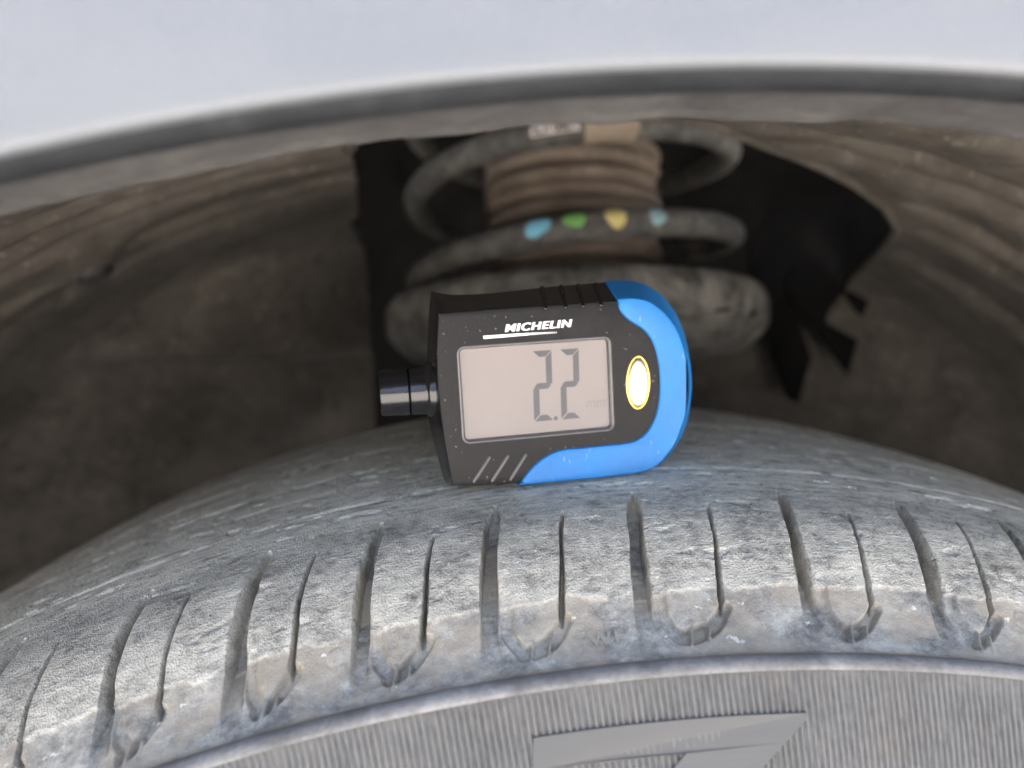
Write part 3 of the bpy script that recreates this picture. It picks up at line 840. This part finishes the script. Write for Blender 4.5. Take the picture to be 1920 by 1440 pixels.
def rrect(x0, z0, x1, z1, r, n=6):
    out = []
    for cx, cz, a0 in ((x1-r, z1-r, pi/2), (x1-r, z0+r, 0), (x0+r, z0+r, -pi/2), (x0+r, z1-r, -pi)):
        for i in range(n+1):
            a = a0-pi/2*i/n
            out.append((cx+r*cos(a), cz+r*sin(a)))
    return np.array(out)
def loft(layers, cap0=None, cap1=True):
    """layers of equal point count -> verts, faces; cap0: hole loops in the first cap"""
    n = len(layers[0]); V = [p for L_ in layers for p in L_]; F_ = []
    for k in range(len(layers)-1):
        for i in range(n):
            j = (i+1) % n
            F_.append((k*n+i, k*n+j, (k+1)*n+j, (k+1)*n+i))
    return V, F_, n
LCDR = rrect(-10.09, 8.83, 18.73, 26.46, 1.1)
# black case: drafted front half, parting line, back half
lay = [layer(offset(FACE, -.45), 0), layer(offset(FACE, -.12), .10), layer(FACE, .38), layer(FACE*.55+OUTER*.45, 3.4), layer(FACE*.08+OUTER*.92, 6.6), layer(OUTER, 7.1), layer(OUTER, 7.6), layer(FACE*.5+OUTER*.5, 12.5), layer(FACE, 14.0), layer(offset(FACE, -1.2), 14.6)]
V, F_, n_ = loft(lay)
hole_i = len(V)
V += layer(LCDR, 0)
tri = tessellate_polygon([[Vector((p[0], p[2], 0)) for p in lay[0]], [Vector((x*MM, z*MM, 0)) for x, z in LCDR]])
mapi = list(range(n_))+list(range(hole_i, hole_i+len(LCDR)))
F_ += [tuple(mapi[i] for i in t_) for t_ in tri]
tri = tessellate_polygon([[Vector((p[0], p[2], 0)) for p in lay[-1]]])
F_ += [tuple(i+(len(lay)-1)*n_ for i in t_) for t_ in tri]
# window well walls
k = len(V); m = len(LCDR)
V += layer(offset(LCDR, -.35), .9)
F_ += [(hole_i+i, hole_i+(i+1) % m, k+(i+1) % m, k+i) for i in range(m)]
case = sharp(mesh_obj('case', V, F_, M['black'], gauge), 28)
# the drafted black sides are glossier than the grained face
case.data.materials.append(M['black_side'])
for p in case.data.polygons:
    if p.center.y > .0009 and abs(p.normal.y) < .9: p.material_index = 1
# blue grip: C-shaped band wrapping the right end and the lower edge
BD = catmull([(20.6, 33.40), (20.72, 32.6), (20.95, 31.5), (22.65, 29.55), (25.14, 27.85), (26.6, 26.2), (27.6, 24.0), (28.23, 21.1), (28.48, 17.5), (28.2, 13.95), (27.5, 11.1), (26.3, 8.7), (24.75, 7.05), (22.9, 6.15), (19.9, 5.85), (12.6, 5.82), (9.0, 5.80), (6.4, 5.3), (3.85, 3.95), (1.6, 2.05), (-.12, .05)], 6)
BD = resample(BD, 90)
fr_ = resample(catmull(F_RIGHT, 8), 91); orr = resample(catmull(O_RIGHT, 8), 91)
inner = BD[::-1][1:-1]
def cring(outl, shrink=0.0, out_d=.35):
    t_ = np.gradient(outl, axis=0); t_ /= np.linalg.norm(t_, axis=1, keepdims=True)
    o_ = outl+np.stack([-t_[:, 1], t_[:, 0]], -1)*(out_d-shrink)
    tb_ = np.gradient(inner, axis=0); tb_ /= np.linalg.norm(tb_, axis=1, keepdims=True)
    i_ = inner+np.stack([-tb_[:, 1], tb_[:, 0]], -1)*(-shrink)
    return np.concatenate([o_, i_])
def scoop(p, d):                                           # finger-nail scoop for the key ring in the right end
    q = p.copy(); w_ = np.clip(1-((p[:, 1]-15.6)/5.4)**2, 0, 1)*(p[:, 0] > 25)
    q[:, 0] -= d*w_**.7
    return q
lay = [layer(cring(scoop(fr_, .25), .55), -.45), layer(cring(scoop(fr_, .35), .2), -.36), layer(cring(scoop(fr_, .5), 0), -.08), layer(cring(scoop(fr_*.75+orr*.25, 1.2)), 1.9), layer(cring(scoop(fr_*.55+orr*.45, 2.0)), 3.4), layer(cring(scoop(fr_*.32+orr*.68, 2.4)), 5.0), layer(cring(scoop(fr_*.16+orr*.84, .5)), 6.1), layer(cring(fr_*.08+orr*.92), 6.6), layer(cring(orr), 7.1), layer(cring(orr), 7.6), layer(cring(fr_*.5+orr*.5), 12.5), layer(cring(fr_), 14.0), layer(cring(fr_, .8), 14.9)]
V, F_, n_ = loft(lay)
for q, off in ((lay[0], 0), (lay[-1], (len(lay)-1)*n_)):
    tri = tessellate_polygon([[Vector((p[0], p[2], 0)) for p in q]])
    F_ += [tuple(i+off for i in t_) for t_ in tri]
grip = sharp(mesh_obj('grip_band', V, F_, M['blue'], gauge), 30)
# screen: bezel line, panel, segments, window pane
def ring_mesh(name, a, b, da, db, material, parent):
    n = len(a)
    return mesh_obj(name, layer(a, da)+layer(b, db), [(i, (i+1) % n, (i+1) % n+n, i+n) for i in range(n)], material, parent)
screen = mesh_obj('screen', layer(offset(LCDR, -.30), .88), [tuple(range(len(LCDR)))], M['lcd'], gauge, smooth=False)
bz = np.concatenate
A, B_, C_ = offset(LCDR, .32), offset(LCDR, .02), offset(LCDR, -.28)
n = len(A)
V = layer(A, -.02)+layer(offset(LCDR, .2), -.13)+layer(offset(LCDR, .0), -.10)+layer(C_, .5)
F_ = [(k*n+i, k*n+(i+1) % n, (k+1)*n+(i+1) % n, (k+1)*n+i) for k in range(3) for i in range(n)]
mesh_obj('bezel', V, F_, M['bezel'], screen)
def seg(poly, material=None, name='segment'):
    V = layer(poly, .80); tri = tessellate_polygon([[Vector((x, z, 0)) for x, z in poly]])
    return mesh_obj(name, V, tri, material or M['segment'], screen, smooth=False)
def digit(x0, x1, z0, z1, lean):
    w = 1.15; g = .13; zm = (z0+z1)/2
    sh = lambda p: [(x+(z-z0)*lean, z) for x, z in p]
    a = [(x0+.15, z1), (x1, z1), (x1-w, z1-w), (x0+.15+w, z1-w)]
    b = [(x1, z1-g*1.5), (x1, zm+.35+g), (x1-.55, zm+g*.6), (x1-w, zm+w*.5+g), (x1-w, z1-w-g*1.5)]
    m_ = [(x0+g*2, zm), (x0+g*2+w*.55, zm+w*.5), (x1-g*2-w*.55, zm+w*.5), (x1-g*2, zm), (x1-g*2-w*.55, zm-w*.5), (x0+g*2+w*.55, zm-w*.5)]
    e = [(x0, z0+g*1.5), (x0, zm-.35-g), (x0+.55, zm-g*.6), (x0+w, zm-w*.5-g), (x0+w, z0+w+g*1.5)]
    d = [(x0+.15, z0), (x1, z0), (x1-w, z0+w), (x0+.15+w, z0+w)]
    for p in (a, b, m_, e, d):
        seg(sh(p))
digit(3.55, 7.25, 11.45, 24.85, .022)
digit(8.85, 12.55, 11.40, 24.80, .022)
seg([(7.75+.42*cos(a), 11.75+.42*sin(a)) for a in np.linspace(0, 2*pi, 14, endpoint=False)], name='decimal_point')
v, f = text_mesh('mm', 1.0, .15, .01)
v = v-v.min(0); v = v/v[:, 1].max()*1.35
mesh_obj('unit_mark', [((13.9+x*3.7/v[:, 0].max())*MM, .80*MM, (13.25+z)*MM) for x, z in v], f, M['segment_faint'], screen, smooth=False)
pv = layer(offset(LCDR, -.25), .22)+layer(offset(LCDR, -.25), .50); n = len(LCDR)
mesh_obj('window_pane', pv, [tuple(range(n)), tuple(range(2*n-1, n-1, -1))]+[(i, (i+1) % n, (i+1) % n+n, i+n) for i in range(n)], M['window'], screen, smooth=False)
# oval button with gold rim
BC = (24.1, 17.42); BA, BB = 2.02, 4.85; BT = radians(2.2)
def oval(f_, depth, n=44):
    out = []
    for i in range(n):
        a = 2*pi*i/n
        x, z = (BA+f_)*cos(a), (BB+f_)*sin(a)
        out.append(((BC[0]+x*cos(BT)+z*sin(BT))*MM, depth*MM, (BC[1]-x*sin(BT)+z*cos(BT))*MM))
    return out
lay = [oval(-.0, -.05), oval(-.12, -.32), oval(-.4, -.48), oval(-1.0, -.62), oval(-1.7, -.70)]
V, F_, n_ = loft(lay); F_.append(tuple(range((len(lay)-1)*n_, len(V))))
button = mesh_obj('button', V, F_, M['button'], gauge)
lay = [oval(.42, .02), oval(.40, -.10), oval(.24, -.17), oval(.08, -.10), oval(.02, .05)]
V, F_, n_ = loft(lay); mesh_obj('button_rim', V, F_, M['gold'], button)
# four notches on the top edge, three diagonal ridges on the face
def capsule(name, p0, p1, r, material, parent, flat=.7, n=10):
    p0, p1 = Vector(p0), Vector(p1); ax = (p1-p0); L_ = ax.length; ax.normalize()
    s1 = ax.orthogonal().normalized(); s2 = ax.cross(s1)
    prof = [(0, -r), (r*.6, -r*.75), (r, 0)]; prof = [(0.0001*r, -r), (r*.7, -r*.7), (r, 0), (r, L_), (r*.7, L_+r*.7), (0.0001*r, L_+r)]
    P_ = np.array([[list(p0+ax*z+s1*(a*cos(t_))+s2*(a*sin(t_))) for t_ in np.linspace(0, 2*pi, n, endpoint=False)] for a, z in prof])*MM
    return grid_obj(name, P_, material, parent, closed_u=True)
for x in (6.9, 10.7, 14.1, 17.6):
    capsule('grip_notch', (x-.25, .10, 32.75), (x+.75, 6.6, 36.45+.1*(x/17)), .46, M['black_side'], case)
for x0, z0, x1, z1 in ((-5.6, 5.5, -8.7, 1.25), (-2.1, 5.4, -5.25, 1.05), (1.35, 5.35, -1.75, .95)):
    capsule('grip_ridge', (x0, .12, z0), (x1, .12, z1), .36, M['bezel'], case)  # grey lighter than the case paints in the highlights of the ridges
# printed brand line on the face
v, f = text_mesh('MICHELIN', 1.0, .22, .008, 1.14)
v = v-v.min(0); sx = 12.7/v[:, 0].max(); sz = 1.42/v[:, 1].max()
V = []; F_ = []
for i, dx in enumerate((-.10, -.03, .04, .11)):             # four slightly shifted layers of ink make the heavy strokes
    F_ += [tuple(j+len(V) for j in p) for p in f]
    V += [((-1.15+dx+x*sx)*MM, (-.030-.004*i)*MM, (28.83+z*sz+.012*x*sx)*MM) for x, z in v]
mesh_obj('printed_lettering', V, F_, M['white_print'], case, smooth=False)
bar = [(-5.25, 27.85), (-5.35, 28.42), (1.0, 28.42), (3.4, 28.40), (3.4, 27.98)]
mesh_obj('printed_bar', layer(bar, -.03), [tuple(range(5))], M['white_print'], case, smooth=False)
for i in range(14):
    x = 3.52+i*.37; h = .42-.012*i
    mesh_obj('printed_tick', layer([(x, 28.0), (x+.06, 28.0+h), (x+.06+.25-.008*i, 28.0+h), (x+.25-.008*i, 28.0)], -.03), [(0, 1, 2, 3)], M['white_print'], case, smooth=False)
# probe nozzle on the left end
def nozzle(name, prof, material, parent):
    prof = np.array(prof)                                  # (distance to the left, radius) in mm
    a = np.linspace(0, 2*pi, 48, endpoint=False)
    cz, cy = 18.35, 7.2
    P_ = np.stack([np.repeat((-prof[:, 0])[:, None], 48, 1), cy+prof[:, 1][:, None]*np.cos(a), cz+prof[:, 1][:, None]*np.sin(a)], -1)*MM
    return grid_obj(name, P_, material, parent, closed_u=True)
nozzle('probe_neck', catmull([(13.5, 5.6), (15.4, 5.5), (16.0, 5.0), (16.6, 4.70), (18.4, 4.62), (19.15, 4.55)], 4), M['black_side'], gauge)
cap = nozzle('probe_cap', np.array([(19.0, 3.9), (19.35, 4.0), (19.45, 4.45), (19.6, 4.58), (20.2, 4.56), (24.4, 4.34), (24.75, 4.2), (24.9, 3.9), (24.9, .02)]), M['black_side'], gauge)
sharp(cap, 40)
